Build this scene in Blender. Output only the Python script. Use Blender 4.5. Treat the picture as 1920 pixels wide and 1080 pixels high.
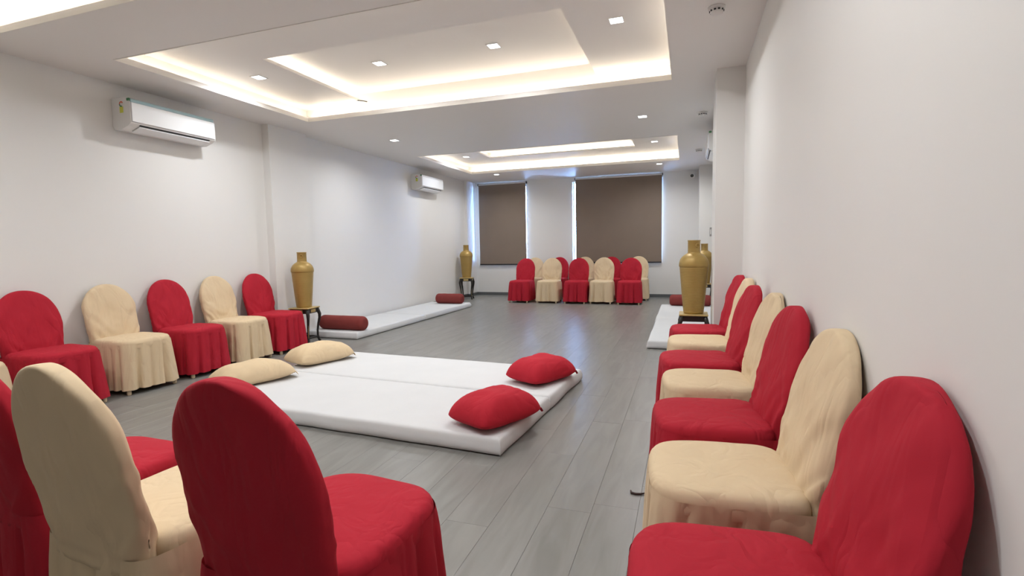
import bpy, math, random
from mathutils import Vector, Matrix, noise

# ------------------------------------------------------------------ clear
for o in list(bpy.data.objects):
    bpy.data.objects.remove(o, do_unlink=True)
scene = bpy.context.scene
COL = scene.collection
PI = math.pi

# ------------------------------------------------------------------ camera
CAM_H = 1.20
FPX = 961.0
def camera_axes(yaw, pitch, roll):
    B = Matrix(((1, 0, 0), (0, 0, -1), (0, 1, 0)))
    cy, sy = math.cos(yaw), math.sin(yaw)
    Ry = Matrix(((cy, 0, sy), (0, 1, 0), (-sy, 0, cy)))
    cp, sp = math.cos(pitch), math.sin(pitch)
    Rp = Matrix(((1, 0, 0), (0, cp, -sp), (0, sp, cp)))
    cr, sr = math.cos(roll), math.sin(roll)
    Rr = Matrix(((cr, -sr, 0), (sr, cr, 0), (0, 0, 1)))
    return Rr @ Rp @ Ry @ B
RC = camera_axes(0.3302, 0.0812, -0.0182)
cam_data = bpy.data.cameras.new('camera')
cam_data.sensor_width = 36.0
cam_data.lens = 36.0 * FPX / 1920.0
cam_data.clip_start = 0.05
cam = bpy.data.objects.new('camera', cam_data)
COL.objects.link(cam)
m3 = Matrix((RC[0], -RC[1], -RC[2])).transposed()
cam.matrix_world = Matrix.Translation((0, 0, CAM_H)) @ m3.to_4x4()
scene.camera = cam

def project(p):
    q = RC @ (Vector(p) - Vector((0, 0, CAM_H)))
    if q.z < 0.05:
        return None
    return (q.x / q.z * FPX + 960, q.y / q.z * FPX + 540)

# ------------------------------------------------------------------ world, exposure
world = bpy.data.worlds.new('world')
scene.world = world
world.use_nodes = True
bg = world.node_tree.nodes['Background']
bg.inputs['Color'].default_value = (0.30, 0.52, 1.0, 1)
bg.inputs['Strength'].default_value = 85.0
scene.view_settings.view_transform = 'Standard'
scene.view_settings.look = 'None'
scene.view_settings.gamma = 1.0
scene.view_settings.use_curve_mapping = False
scene.view_settings.exposure = 0.06

LED_STRENGTH = 25.0        # cove strips
LED_INNER = 24.0
DOWNLIGHT_W = 14.0         # each recessed lamp
DOWN_COL = (0.97, 0.985, 1.0)
LED_COL = (1.0, 0.87, 0.70)

# ------------------------------------------------------------------ room dimensions (metres)
XL, XR = -5.05, 0.480
YB, YF = 11.9, -2.2
CZ = 2.77                  # lower ceiling
RZ = 2.943                 # ring soffit inside a tray
TZ = 3.06                  # panel inside the inner recess

# ------------------------------------------------------------------ materials
def new_mat(name):
    m = bpy.data.materials.new(name)
    m.use_nodes = True
    nt = m.node_tree
    return m, nt, nt.nodes['Principled BSDF']

def setp(b, **kw):
    names = {'color': 'Base Color', 'rough': 'Roughness', 'metal': 'Metallic', 'spec': 'Specular IOR Level',
             'sheen': 'Sheen Weight', 'emit': 'Emission Color', 'estr': 'Emission Strength', 'coat': 'Coat Weight',
             'sheenr': 'Sheen Roughness'}
    for k, v in kw.items():
        s = b.inputs[names[k]]
        if k in ('color', 'emit'):
            v = (*v, 1)
        s.default_value = v

def add_bump(nt, b, scale, strength, dist=0.002, detail=3, coord='Object', stretch=None):
    tc = nt.nodes.new('ShaderNodeTexCoord')
    n = nt.nodes.new('ShaderNodeTexNoise')
    n.inputs['Scale'].default_value = scale
    n.inputs['Detail'].default_value = detail
    bp = nt.nodes.new('ShaderNodeBump')
    bp.inputs['Strength'].default_value = strength
    bp.inputs['Distance'].default_value = dist
    src = tc.outputs[coord]
    if stretch:
        mp = nt.nodes.new('ShaderNodeMapping')
        mp.inputs['Scale'].default_value = stretch
        nt.links.new(src, mp.inputs['Vector'])
        src = mp.outputs['Vector']
    nt.links.new(src, n.inputs['Vector'])
    nt.links.new(n.outputs['Fac'], bp.inputs['Height'])
    nt.links.new(bp.outputs['Normal'], b.inputs['Normal'])
    return n

def plain(name, color, rough=0.6, metal=0.0, bump=None, spec=0.5, **kw):
    m, nt, b = new_mat(name)
    setp(b, color=color, rough=rough, metal=metal, spec=spec, **kw)
    if bump:
        add_bump(nt, b, *bump)
    return m

def varied(name, c1, c2, scale, rough=0.6, bump=None, spec=0.5, detail=4, stretch=None, metal=0.0, **kw):
    m, nt, b = new_mat(name)
    setp(b, rough=rough, spec=spec, metal=metal, **kw)
    tc = nt.nodes.new('ShaderNodeTexCoord')
    n = nt.nodes.new('ShaderNodeTexNoise')
    n.inputs['Scale'].default_value = scale
    n.inputs['Detail'].default_value = detail
    src = tc.outputs['Object']
    if stretch:
        mp = nt.nodes.new('ShaderNodeMapping')
        mp.inputs['Scale'].default_value = stretch
        nt.links.new(src, mp.inputs['Vector'])
        src = mp.outputs['Vector']
    nt.links.new(src, n.inputs['Vector'])
    mx = nt.nodes.new('ShaderNodeMix'); mx.data_type = 'RGBA'
    mx.inputs[6].default_value = (*c1, 1)
    mx.inputs[7].default_value = (*c2, 1)
    nt.links.new(n.outputs['Fac'], mx.inputs[0])
    nt.links.new(mx.outputs[2], b.inputs['Base Color'])
    if bump:
        add_bump(nt, b, *bump)
    return m

M = {}
M['wall'] = varied('wall_paint', (0.80, 0.795, 0.775), (0.83, 0.825, 0.805), 1.5, 0.55, bump=(140, 0.06, 0.001), spec=0.35)
M['ceiling'] = varied('ceiling_paint', (0.84, 0.82, 0.795), (0.86, 0.84, 0.815), 1.2, 0.5, bump=(120, 0.05, 0.001), spec=0.35)
M['trim'] = plain('plaster_trim', (0.84, 0.82, 0.78), 0.5)
M['baseboard'] = varied('baseboard_grey', (0.10, 0.11, 0.115), (0.14, 0.15, 0.155), 8, 0.45)
def cloth(name, c1, c2, rough=0.8, fold=0.27, dist=0.02, rot=(0.35, 0.45, 0.2), scl=(8, 8, 2.2)):
    m, nt, b = new_mat(name)
    setp(b, rough=rough, spec=0.22)
    tc = nt.nodes.new('ShaderNodeTexCoord'); oi = nt.nodes.new('ShaderNodeObjectInfo')
    ofs = nt.nodes.new('ShaderNodeVectorMath'); ofs.operation = 'SCALE'; ofs.inputs[0].default_value = (31, 17, 23)
    nt.links.new(oi.outputs['Random'], ofs.inputs['Scale'])
    mp = nt.nodes.new('ShaderNodeMapping'); mp.inputs['Scale'].default_value = scl; mp.inputs['Rotation'].default_value = rot
    nt.links.new(tc.outputs['Object'], mp.inputs['Vector'])
    av = nt.nodes.new('ShaderNodeVectorMath'); av.operation = 'ADD'
    nt.links.new(mp.outputs[0], av.inputs[0]); nt.links.new(ofs.outputs[0], av.inputs[1])
    n = nt.nodes.new('ShaderNodeTexNoise'); n.inputs['Scale'].default_value = 1.0; n.inputs['Detail'].default_value = 2.5; n.inputs['Distortion'].default_value = 0.7
    nt.links.new(av.outputs[0], n.inputs['Vector'])
    sub = nt.nodes.new('ShaderNodeMath'); sub.operation = 'SUBTRACT'; sub.inputs[1].default_value = 0.5
    ab = nt.nodes.new('ShaderNodeMath'); ab.operation = 'ABSOLUTE'
    mn = nt.nodes.new('ShaderNodeMath'); mn.operation = 'MINIMUM'; mn.inputs[1].default_value = 0.13
    nt.links.new(n.outputs['Fac'], sub.inputs[0]); nt.links.new(sub.outputs[0], ab.inputs[0]); nt.links.new(ab.outputs[0], mn.inputs[0])
    n2 = nt.nodes.new('ShaderNodeTexNoise'); n2.inputs['Scale'].default_value = 3.0; n2.inputs['Detail'].default_value = 2
    nt.links.new(tc.outputs['Object'], n2.inputs['Vector'])
    mu = nt.nodes.new('ShaderNodeMath'); mu.operation = 'MULTIPLY'
    nt.links.new(mn.outputs[0], mu.inputs[0]); nt.links.new(n2.outputs['Fac'], mu.inputs[1])
    bp = nt.nodes.new('ShaderNodeBump'); bp.inputs['Strength'].default_value = fold; bp.inputs['Distance'].default_value = dist * 10
    nt.links.new(mu.outputs[0], bp.inputs['Height'])
    wv = nt.nodes.new('ShaderNodeTexNoise'); wv.inputs['Scale'].default_value = 420; nt.links.new(tc.outputs['Object'], wv.inputs['Vector'])
    b2 = nt.nodes.new('ShaderNodeBump'); b2.inputs['Strength'].default_value = 0.10; b2.inputs['Distance'].default_value = 0.001
    nt.links.new(wv.outputs['Fac'], b2.inputs['Height']); nt.links.new(bp.outputs[0], b2.inputs['Normal']); nt.links.new(b2.outputs[0], b.inputs['Normal'])
    mx = nt.nodes.new('ShaderNodeMix'); mx.data_type = 'RGBA'; mx.inputs[6].default_value = (*c1, 1); mx.inputs[7].default_value = (*c2, 1)
    nt.links.new(n2.outputs['Fac'], mx.inputs[0]); nt.links.new(mx.outputs[2], b.inputs['Base Color'])
    return m
M['red'] = cloth('red_cover_cloth', (0.40, 0.013, 0.028), (0.47, 0.019, 0.038))
M['beige'] = cloth('beige_cover_cloth', (0.68, 0.535, 0.35), (0.74, 0.59, 0.395))
M['pillow_red'] = cloth('red_pillow_cloth', (0.43, 0.014, 0.028), (0.50, 0.020, 0.038), fold=0.22, scl=(5, 7, 5))
M['pillow_beige'] = cloth('beige_pillow_cloth', (0.67, 0.52, 0.33), (0.73, 0.575, 0.375), fold=0.18, scl=(5, 7, 5))
M['sheet'] = varied('white_sheet', (0.64, 0.65, 0.66), (0.70, 0.71, 0.72), 4, 0.85, bump=(9, 0.22, 0.006), spec=0.15)
M['bolster'] = varied('maroon_bolster_cloth', (0.20, 0.036, 0.033), (0.25, 0.048, 0.043), 7, 0.8, bump=(30, 0.2, 0.003), spec=0.2)
M['leg'] = plain('cream_plastic_leg', (0.66, 0.53, 0.36), 0.4)
M['gold'] = varied('gold_vase_paint', (0.36, 0.235, 0.06), (0.44, 0.295, 0.095), 9, 0.42, bump=(60, 0.15, 0.002), spec=0.5, metal=0.25)
M['gold_trim'] = varied('gold_table_trim', (0.55, 0.40, 0.15), (0.65, 0.50, 0.22), 12, 0.35, metal=0.45)
M['black'] = varied('black_lacquer', (0.012, 0.011, 0.010), (0.02, 0.017, 0.015), 9, 0.35)
M['ac_white'] = plain('ac_white_plastic', (0.83, 0.83, 0.82), 0.35)
M['ac_panel'] = plain('ac_front_panel', (0.86, 0.88, 0.90), 0.18)
M['ac_dark'] = plain('ac_slot_dark', (0.03, 0.03, 0.03), 0.6)
M['ac_blue'] = varied('ac_blue_strip', (0.30, 0.50, 0.56), (0.52, 0.70, 0.74), 6, 0.3)
M['sticker_yellow'] = plain('label_yellow_green', (0.70, 0.72, 0.10), 0.5)
M['sticker_red'] = plain('label_red', (0.75, 0.16, 0.08), 0.5)
M['sticker_green'] = plain('label_green', (0.08, 0.26, 0.12), 0.5)
M['blind'] = varied('brown_blind_cloth', (0.235, 0.185, 0.148), (0.265, 0.21, 0.168), 3, 0.85, bump=(220, 0.3, 0.001), spec=0.15)
M['blind_rail'] = plain('white_blind_tube', (0.80, 0.80, 0.82), 0.35)
M['blind_dark'] = plain('dark_blind_bar', (0.025, 0.025, 0.03), 0.5)
M['window_frame'] = plain('white_window_frame', (0.80, 0.80, 0.80), 0.4)
M['device'] = plain('white_device_plastic', (0.80, 0.79, 0.77), 0.4)
M['device_dark'] = plain('dark_device_slot', (0.02, 0.02, 0.02), 0.4)
M['switch'] = plain('grey_switch', (0.35, 0.34, 0.33), 0.5)
M['scrap'] = plain('dark_scrap', (0.05, 0.025, 0.02), 0.6)

def emission(name, color, strength):
    m, nt, b = new_mat(name)
    nt.nodes.remove(b)
    e = nt.nodes.new('ShaderNodeEmission')
    e.inputs['Color'].default_value = (*color, 1)
    e.inputs['Strength'].default_value = strength
    nt.links.new(e.outputs[0], nt.nodes['Material Output'].inputs['Surface'])
    return m
for _k, _f in (('led', 0.46), ('led_far', 1.15), ('led_dim', 0.34)):
    M[_k] = emission(_k + '_strip_glow', LED_COL, LED_STRENGTH * _f)
M['led_inner'] = emission('inner_led_strip_glow', LED_COL, LED_INNER * 0.65)
M['led_inner_dim'] = emission('inner_led_dim_strip_glow', LED_COL, LED_INNER * 0.2)
M['lens'] = emission('downlight_lens_glow', (0.93, 0.97, 1.0), 9.0)

m, nt, b = new_mat('clear_window_glass')
nt.nodes.remove(b)
tr = nt.nodes.new('ShaderNodeBsdfTransparent'); tr.inputs[0].default_value = (0.93, 0.96, 0.97, 1)
gl = nt.nodes.new('ShaderNodeBsdfGlossy'); gl.inputs['Roughness'].default_value = 0.02
fr = nt.nodes.new('ShaderNodeFresnel'); fr.inputs[0].default_value = 1.45
mx = nt.nodes.new('ShaderNodeMixShader')
nt.links.new(fr.outputs[0], mx.inputs[0]); nt.links.new(tr.outputs[0], mx.inputs[1]); nt.links.new(gl.outputs[0], mx.inputs[2])
nt.links.new(mx.outputs[0], nt.nodes['Material Output'].inputs['Surface'])
M['glass'] = m

# grey wood-look plank: grain runs along the plank, each plank its own tone
m, nt, b = new_mat('grey_wood_plank')
setp(b, rough=0.33, spec=0.5)
geo = nt.nodes.new('ShaderNodeNewGeometry')
oi = nt.nodes.new('ShaderNodeObjectInfo')
mul = nt.nodes.new('ShaderNodeMath'); mul.operation = 'MULTIPLY'; mul.inputs[1].default_value = 37.0
nt.links.new(oi.outputs['Random'], mul.inputs[0])
comb = nt.nodes.new('ShaderNodeCombineXYZ'); nt.links.new(mul.outputs[0], comb.inputs[2])
add = nt.nodes.new('ShaderNodeVectorMath'); add.operation = 'ADD'
nt.links.new(geo.outputs['Position'], add.inputs[0]); nt.links.new(comb.outputs[0], add.inputs[1])
mp = nt.nodes.new('ShaderNodeMapping'); mp.inputs['Scale'].default_value = (9, 1.3, 1)
nt.links.new(add.outputs[0], mp.inputs['Vector'])
n1 = nt.nodes.new('ShaderNodeTexNoise'); n1.inputs['Scale'].default_value = 1.6; n1.inputs['Detail'].default_value = 6; n1.inputs['Distortion'].default_value = 0.8
nt.links.new(mp.outputs[0], n1.inputs['Vector'])
ramp = nt.nodes.new('ShaderNodeValToRGB')
ramp.color_ramp.elements[0].position = 0.30; ramp.color_ramp.elements[0].color = (0.190, 0.188, 0.174, 1)
ramp.color_ramp.elements[1].position = 0.72; ramp.color_ramp.elements[1].color = (0.250, 0.248, 0.234, 1)
nt.links.new(n1.outputs['Fac'], ramp.inputs[0])
hsv = nt.nodes.new('ShaderNodeHueSaturation')
mr = nt.nodes.new('ShaderNodeMapRange'); mr.inputs[3].default_value = 0.965; mr.inputs[4].default_value = 1.035
nt.links.new(oi.outputs['Random'], mr.inputs[0]); nt.links.new(mr.outputs[0], hsv.inputs['Value'])
nt.links.new(ramp.outputs[0], hsv.inputs['Color']); nt.links.new(hsv.outputs[0], b.inputs['Base Color'])
mp2 = nt.nodes.new('ShaderNodeMapping'); mp2.inputs['Scale'].default_value = (60, 4, 1)
nt.links.new(add.outputs[0], mp2.inputs['Vector'])
n2 = nt.nodes.new('ShaderNodeTexNoise'); n2.inputs['Scale'].default_value = 1.5; n2.inputs['Detail'].default_value = 3
nt.links.new(mp2.outputs[0], n2.inputs['Vector'])
bp = nt.nodes.new('ShaderNodeBump'); bp.inputs['Strength'].default_value = 0.12; bp.inputs['Distance'].default_value = 0.001
nt.links.new(n2.outputs['Fac'], bp.inputs['Height']); nt.links.new(bp.outputs[0], b.inputs['Normal'])
M['plank'] = m
M['floor_base'] = plain('dark_floor_joint', (0.16, 0.157, 0.145), 0.7)

# ------------------------------------------------------------------ mesh helpers
class MB:
    def __init__(s):
        s.v = []; s.f = []; s.sm = []
    def quad(s, a, b, c, d, smooth=False):
        i = len(s.v); s.v += [a, b, c, d]; s.f.append((i, i + 1, i + 2, i + 3)); s.sm.append(smooth)
    def box(s, x0, x1, y0, y1, z0, z1):
        i = len(s.v)
        s.v += [(x0, y0, z0), (x1, y0, z0), (x1, y1, z0), (x0, y1, z0), (x0, y0, z1), (x1, y0, z1), (x1, y1, z1), (x0, y1, z1)]
        for q in ((3, 2, 1, 0), (4, 5, 6, 7), (0, 1, 5, 4), (1, 2, 6, 5), (2, 3, 7, 6), (3, 0, 4, 7)):
            s.f.append(tuple(i + k for k in q)); s.sm.append(False)
    def bevel_box(s, x0, x1, y0, y1, z0, z1, c):
        # box whose vertical edges and top/bottom rims are chamfered by c
        def ring(ins, z):
            return [(x0 + ins + c, y0 + ins, z), (x1 - ins - c, y0 + ins, z), (x1 - ins, y0 + ins + c, z), (x1 - ins, y1 - ins - c, z),
                    (x1 - ins - c, y1 - ins, z), (x0 + ins + c, y1 - ins, z), (x0 + ins, y1 - ins - c, z), (x0 + ins, y0 + ins + c, z)]
        s.loft([ring(c, z0), ring(0, z0 + c), ring(0, z1 - c), ring(c, z1)], cap0=True, cap1=True, smooth=False)
    def loft(s, rings, cap0=False, cap1=False, smooth=True, closed=True):
        n = len(rings[0]); base = len(s.v)
        for r in rings:
            s.v += [tuple(p) for p in r]
        for i in range(len(rings) - 1):
            a = base + i * n; b2 = a + n
            for k in range(n if closed else n - 1):
                k2 = (k + 1) % n
                s.f.append((a + k, a + k2, b2 + k2, b2 + k)); s.sm.append(smooth)
        if cap0:
            s.f.append(tuple(base + k for k in reversed(range(n)))); s.sm.append(False)
        if cap1:
            e = base + (len(rings) - 1) * n
            s.f.append(tuple(e + k for k in range(n))); s.sm.append(False)
    def lathe(s, prof, n=32, cx=0, cy=0, smooth=True, cap0=True, cap1=True):
        rings = [[(cx + r * math.cos(2 * PI * k / n), cy + r * math.sin(2 * PI * k / n), z) for k in range(n)] for r, z in prof]
        s.loft(rings, cap0=cap0, cap1=cap1, smooth=smooth)
    def tube(s, pts, rad, n=10, cap=True):
        pts = [Vector(p) for p in pts]; rings = []
        up = Vector((0.123, 0.345, 0.93)).normalized()
        for i, p in enumerate(pts):
            t = (pts[min(i + 1, len(pts) - 1)] - pts[max(i - 1, 0)]).normalized()
            a = t.cross(up).normalized(); c = t.cross(a)
            r = rad[i] if isinstance(rad, (list, tuple)) else rad
            rings.append([p + a * r * math.cos(2 * PI * k / n) + c * r * math.sin(2 * PI * k / n) for k in range(n)])
        s.loft(rings, cap0=cap, cap1=cap)
    def torus(s, c, R, r, ax, n=24, k=8):
        c = Vector(c); ax = Vector(ax).normalized()
        a = ax.orthogonal().normalized(); b2 = ax.cross(a)
        base = len(s.v)
        for i in range(n):
            d = a * math.cos(2 * PI * i / n) + b2 * math.sin(2 * PI * i / n)
            for j in range(k):
                s.v.append(tuple(c + d * (R + r * math.cos(2 * PI * j / k)) + ax * r * math.sin(2 * PI * j / k)))
        for i in range(n):
            for j in range(k):
                s.f.append((base + i * k + j, base + ((i + 1) % n) * k + j, base + ((i + 1) % n) * k + (j + 1) % k, base + i * k + (j + 1) % k)); s.sm.append(True)
    def mesh(s, name, mat):
        me = bpy.data.meshes.new(name)
        me.from_pydata([tuple(v) for v in s.v], [], s.f)
        me.polygons.foreach_set('use_smooth', s.sm)
        me.materials.append(mat)
        me.validate()
        me.update()
        return me
    def build(s, name, mat, parent=None):
        return link(name, s.mesh(name, mat), parent)

def link(name, me, parent=None):
    o = bpy.data.objects.new(name, me)
    COL.objects.link(o)
    if parent is not None:
        o.parent = parent
    return o

def tag(o, label, cat, group=None):
    o['label'] = label; o['category'] = cat
    if group:
        o['group'] = group
    return o

def thing(name, label, cat, loc=(0, 0, 0), rz=0.0, group=None, scale=None):
    o = bpy.data.objects.new(name, None)
    o.empty_display_size = 0.1
    COL.objects.link(o)
    o.location = loc; o.rotation_euler = (0, 0, rz)
    if scale:
        o.scale = scale
    return tag(o, label, cat, group)

def struct(o, label=None):
    o['kind'] = 'structure'
    if label:
        o['label'] = label
    return o

def sgnpow(c, e):
    return math.copysign(abs(c) ** e, c)

# ================================================================== THE SETTING
# ---- floor of long planks, 0.2 m wide, laid along the room
mb = MB(); mb.box(XL - 0.2, XR + 0.2, YF - 0.2, YB + 0.2, -0.12, -0.005)
floor = struct(mb.build('floor', M['floor_base']), 'grey wood-look plank floor')
PW, PL, GAP = 0.2, 1.2, 0.0006
def plank_geom(mb, x0, x1, y0, y1):
    c = 0.0007
    i = len(mb.v)
    mb.v += [(x0, y0, -0.005), (x1, y0, -0.005), (x1, y1, -0.005), (x0, y1, -0.005),
             (x0, y0, -c), (x1, y0, -c), (x1, y1, -c), (x0, y1, -c),
             (x0 + c, y0 + c, 0), (x1 - c, y0 + c, 0), (x1 - c, y1 - c, 0), (x0 + c, y1 - c, 0)]
    for q in ((0, 1, 5, 4), (1, 2, 6, 5), (2, 3, 7, 6), (3, 0, 4, 7), (4, 5, 9, 8), (5, 6, 10, 9), (6, 7, 11, 10), (7, 4, 8, 11), (8, 9, 10, 11)):
        mb.f.append(tuple(i + k for k in q)); mb.sm.append(False)
planks = []
rng = random.Random(5)
ncol = int(round((XR - XL) / PW)) + 1
for ci in range(ncol):
    x1 = 0.4 - (ci - 1) * PW
    x0 = x1 - PW
    off = {6: 3.8, 5: 4.4}.get(ci, rng.random() * PL)
    y = off % PL + YF - PL
    while y < YB:
        a0, a1, b0, b1 = max(x0, XL), min(x1, XR), max(y, YF), min(y + PL, YB)
        if a1 - a0 > 0.02 and b1 - b0 > 0.02:
            planks.append((a0 + GAP / 2, a1 - GAP / 2, b0 + GAP / 2, b1 - GAP / 2))
        y += PL
def plank_area(p):
    pts = [project((x, y, 0)) for x, y in ((p[0], p[2]), (p[1], p[2]), (p[1], p[3]), (p[0], p[3]))]
    if any(q is None for q in pts):
        return 0
    cx = sum(q[0] for q in pts) / 4; cy = sum(q[1] for q in pts) / 4
    if not (-250 < cx < 2100 and 300 < cy < 1500):
        return 0
    return abs(sum(pts[k][0] * pts[(k + 1) % 4][1] - pts[(k + 1) % 4][0] * pts[k][1] for k in range(4))) / 2
planks.sort(key=plank_area, reverse=True)
shared = {}
for p in planks[:300]:
    key = (round(p[1] - p[0], 4), round(p[3] - p[2], 4))
    if key not in shared:
        mb = MB(); plank_geom(mb, -key[0] / 2, key[0] / 2, -key[1] / 2, key[1] / 2)
        shared[key] = mb.mesh('plank', M['plank'])
    o = link('plank', shared[key], floor)
    o.location = ((p[0] + p[1]) / 2, (p[2] + p[3]) / 2, 0)
mb = MB()
for p in planks[300:]:
    plank_geom(mb, *p)
o = mb.build('plank_field', M['plank'], floor); o['kind'] = 'stuff'

# ---- walls
WT = 0.2
mb = MB()
mb.box(XL - WT, XL, YF - WT, YB + WT, -0.1, 3.2)
struct(mb.build('wall_left', M['wall']), 'long plain white wall on the left')
mb = MB(); mb.box(XR, XR + WT, YF - WT, YB + WT, -0.1, 3.2)
struct(mb.build('wall_right', M['wall']), 'long plain white wall on the right')
mb = MB(); mb.box(XL, XR, YF - WT, YF, -0.1, 3.2)
struct(mb.build('wall_rear', M['wall']), 'white wall behind the viewer')
# shallow pilasters
for nm, x0, x1, y0, y1, lab in (('wall_left_pilaster', XL - 0.01, -4.945, 5.19, 5.86, 'white pilaster on the left wall behind the gold vase'),
                               ('wall_left_corner_pilaster', XL - 0.01, -4.99, 11.35, YB, 'white corner pilaster at the far end of the left wall'),
                               ('wall_right_pilaster', 0.24, XR + 0.01, 5.14, 5.80, 'white pilaster on the right wall past the chairs'),
                               ('wall_right_corner_pilaster', 0.22, XR + 0.01, 11.25, YB, 'white corner pilaster at the far end of the right wall')):
    mb = MB(); mb.box(x0, x1, y0, y1, 0, CZ)
    struct(mb.build(nm, M['wall']), lab)
# far wall with two window openings
W1 = (-4.888, -3.676, 0.85, 2.66)
W2 = (-2.550, -0.528, 0.85, 2.66)
mb = MB()
y0, y1 = YB, YB + WT
mb.box(XL, W1[0], y0, y1, -0.1, 3.2); mb.box(W1[1], W2[0], y0, y1, -0.1, 3.2); mb.box(W2[1], XR, y0, y1, -0.1, 3.2)
for w in (W1, W2):
    mb.box(w[0], w[1], y0, y1, -0.1, w[2]); mb.box(w[0], w[1], y0, y1, w[3], 3.2)
struct(mb.build('wall_back', M['wall']), 'white far wall with two windows')
for i, w in enumerate((W1, W2)):
    mb = MB(); yf = YB + 0.10; fw = 0.022
    mb.box(w[0], w[0] + fw, yf, yf + 0.05, w[2], w[3]); mb.box(w[1] - fw, w[1], yf, yf + 0.05, w[2], w[3])
    mb.box(w[0] + fw, w[1] - fw, yf, yf + 0.05, w[2], w[2] + fw); mb.box(w[0] + fw, w[1] - fw, yf, yf + 0.05, w[3] - fw, w[3])
    xm = (w[0] + w[1]) / 2
    mb.box(xm - 0.02, xm + 0.02, yf, yf + 0.05, w[2] + fw, w[3] - fw)
    wo = struct(mb.build('window_%d' % (i + 1), M['window_frame']), 'white framed window behind the %s brown blind' % ('narrow', 'wide')[i])
    for a, c in ((w[0] + fw, xm - 0.02), (xm + 0.02, w[1] - fw)):
        mb = MB(); mb.box(a, c, yf + 0.02, yf + 0.026, w[2] + fw, w[3] - fw)
        mb.build('pane', M['glass'], wo)
# baseboards
BH, BT = 0.07, 0.012
mb = MB(); mb.box(-4.99, 0.22, YB - BT, YB, 0, BH)
struct(mb.build('baseboard_back', M['baseboard']), 'dark grey baseboard under the windows')
mb = MB(); mb.box(XL, XL + BT, YF, 5.19 - BT, 0, BH); mb.box(XL, XL + BT, 5.86 + BT, 11.35 - BT, 0, BH)
mb.box(XL, -4.945 + BT, 5.19 - BT, 5.19, 0, BH); mb.box(-4.945, -4.945 + BT, 5.19, 5.86, 0, BH); mb.box(XL, -4.945 + BT, 5.86, 5.86 + BT, 0, BH)
mb.box(XL, -4.99 + BT, 11.35 - BT, 11.35, 0, BH); mb.box(-4.99, -4.99 + BT, 11.35, YB - BT, 0, BH)
struct(mb.build('baseboard_left', M['baseboard']), 'dark grey baseboard along the left wall')
mb = MB(); mb.box(XR - BT, XR, YF, 5.14 - BT, 0, BH); mb.box(XR - BT, XR, 5.80 + BT, 11.25 - BT, 0, BH)
mb.box(0.24 - BT, XR, 5.14 - BT, 5.14, 0, BH); mb.box(0.24 - BT, 0.24, 5.14, 5.80, 0, BH); mb.box(0.24 - BT, XR, 5.80, 5.80 + BT, 0, BH)
mb.box(0.22 - BT, XR, 11.25 - BT, 11.25, 0, BH); mb.box(0.22 - BT, 0.22, 11.25, YB - BT, 0, BH)
struct(mb.build('baseboard_right', M['baseboard']), 'dark grey baseboard along the right wall')

# ---- ceiling with three stepped trays
LIP, LEDGE = 0.05, 0.12
TR = [dict(o=(-4.88, -0.148, 0.10, 2.405), i=(-4.14, -0.904, 0.85, 1.65), far=False),
      dict(o=(-4.43, -0.148, 3.03, 5.31), i=(-3.69, -0.904, 3.85, 5.31 + LEDGE), far=True),
      dict(o=(-4.43, -0.148, 7.98, 10.37), i=(-3.69, -0.904, 8.70, 9.62), far=False)]
mb = MB()
mb.box(XL - WT, XR + WT, YF - WT, YB + WT, 3.12, 3.3)           # slab over everything
ys = [YF] + [v for t in TR for v in (t['o'][2], t['o'][3])] + [YB]
for k in range(len(ys) - 1):
    t = TR[(k - 1) // 2] if k % 2 else None
    spans = [(XL, XR)] if t is None else [(XL, t['o'][0]), (t['o'][1], XR)]
    for a, c in spans:
        mb.box(a, c, ys[k], ys[k + 1], CZ, CZ + LIP)
ceiling = struct(mb.build('ceiling', M['ceiling']), 'white false ceiling with recessed trays')
def ring_walls(mb, r, z0, z1, th, skip_far=False):
    x0, x1, y0, y1 = r
    mb.box(x0 - th, x0, y0 - th, y1 + th, z0, z1); mb.box(x1, x1 + th, y0 - th, y1 + th, z0, z1)
    mb.box(x0, x1, y0 - th, y0, z0, z1)
    if not skip_far:
        mb.box(x0, x1, y1, y1 + th, z0, z1)
WHERE = ('ceiling tray overhead behind the viewer', 'near ceiling tray', 'far ceiling tray by the windows')
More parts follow.
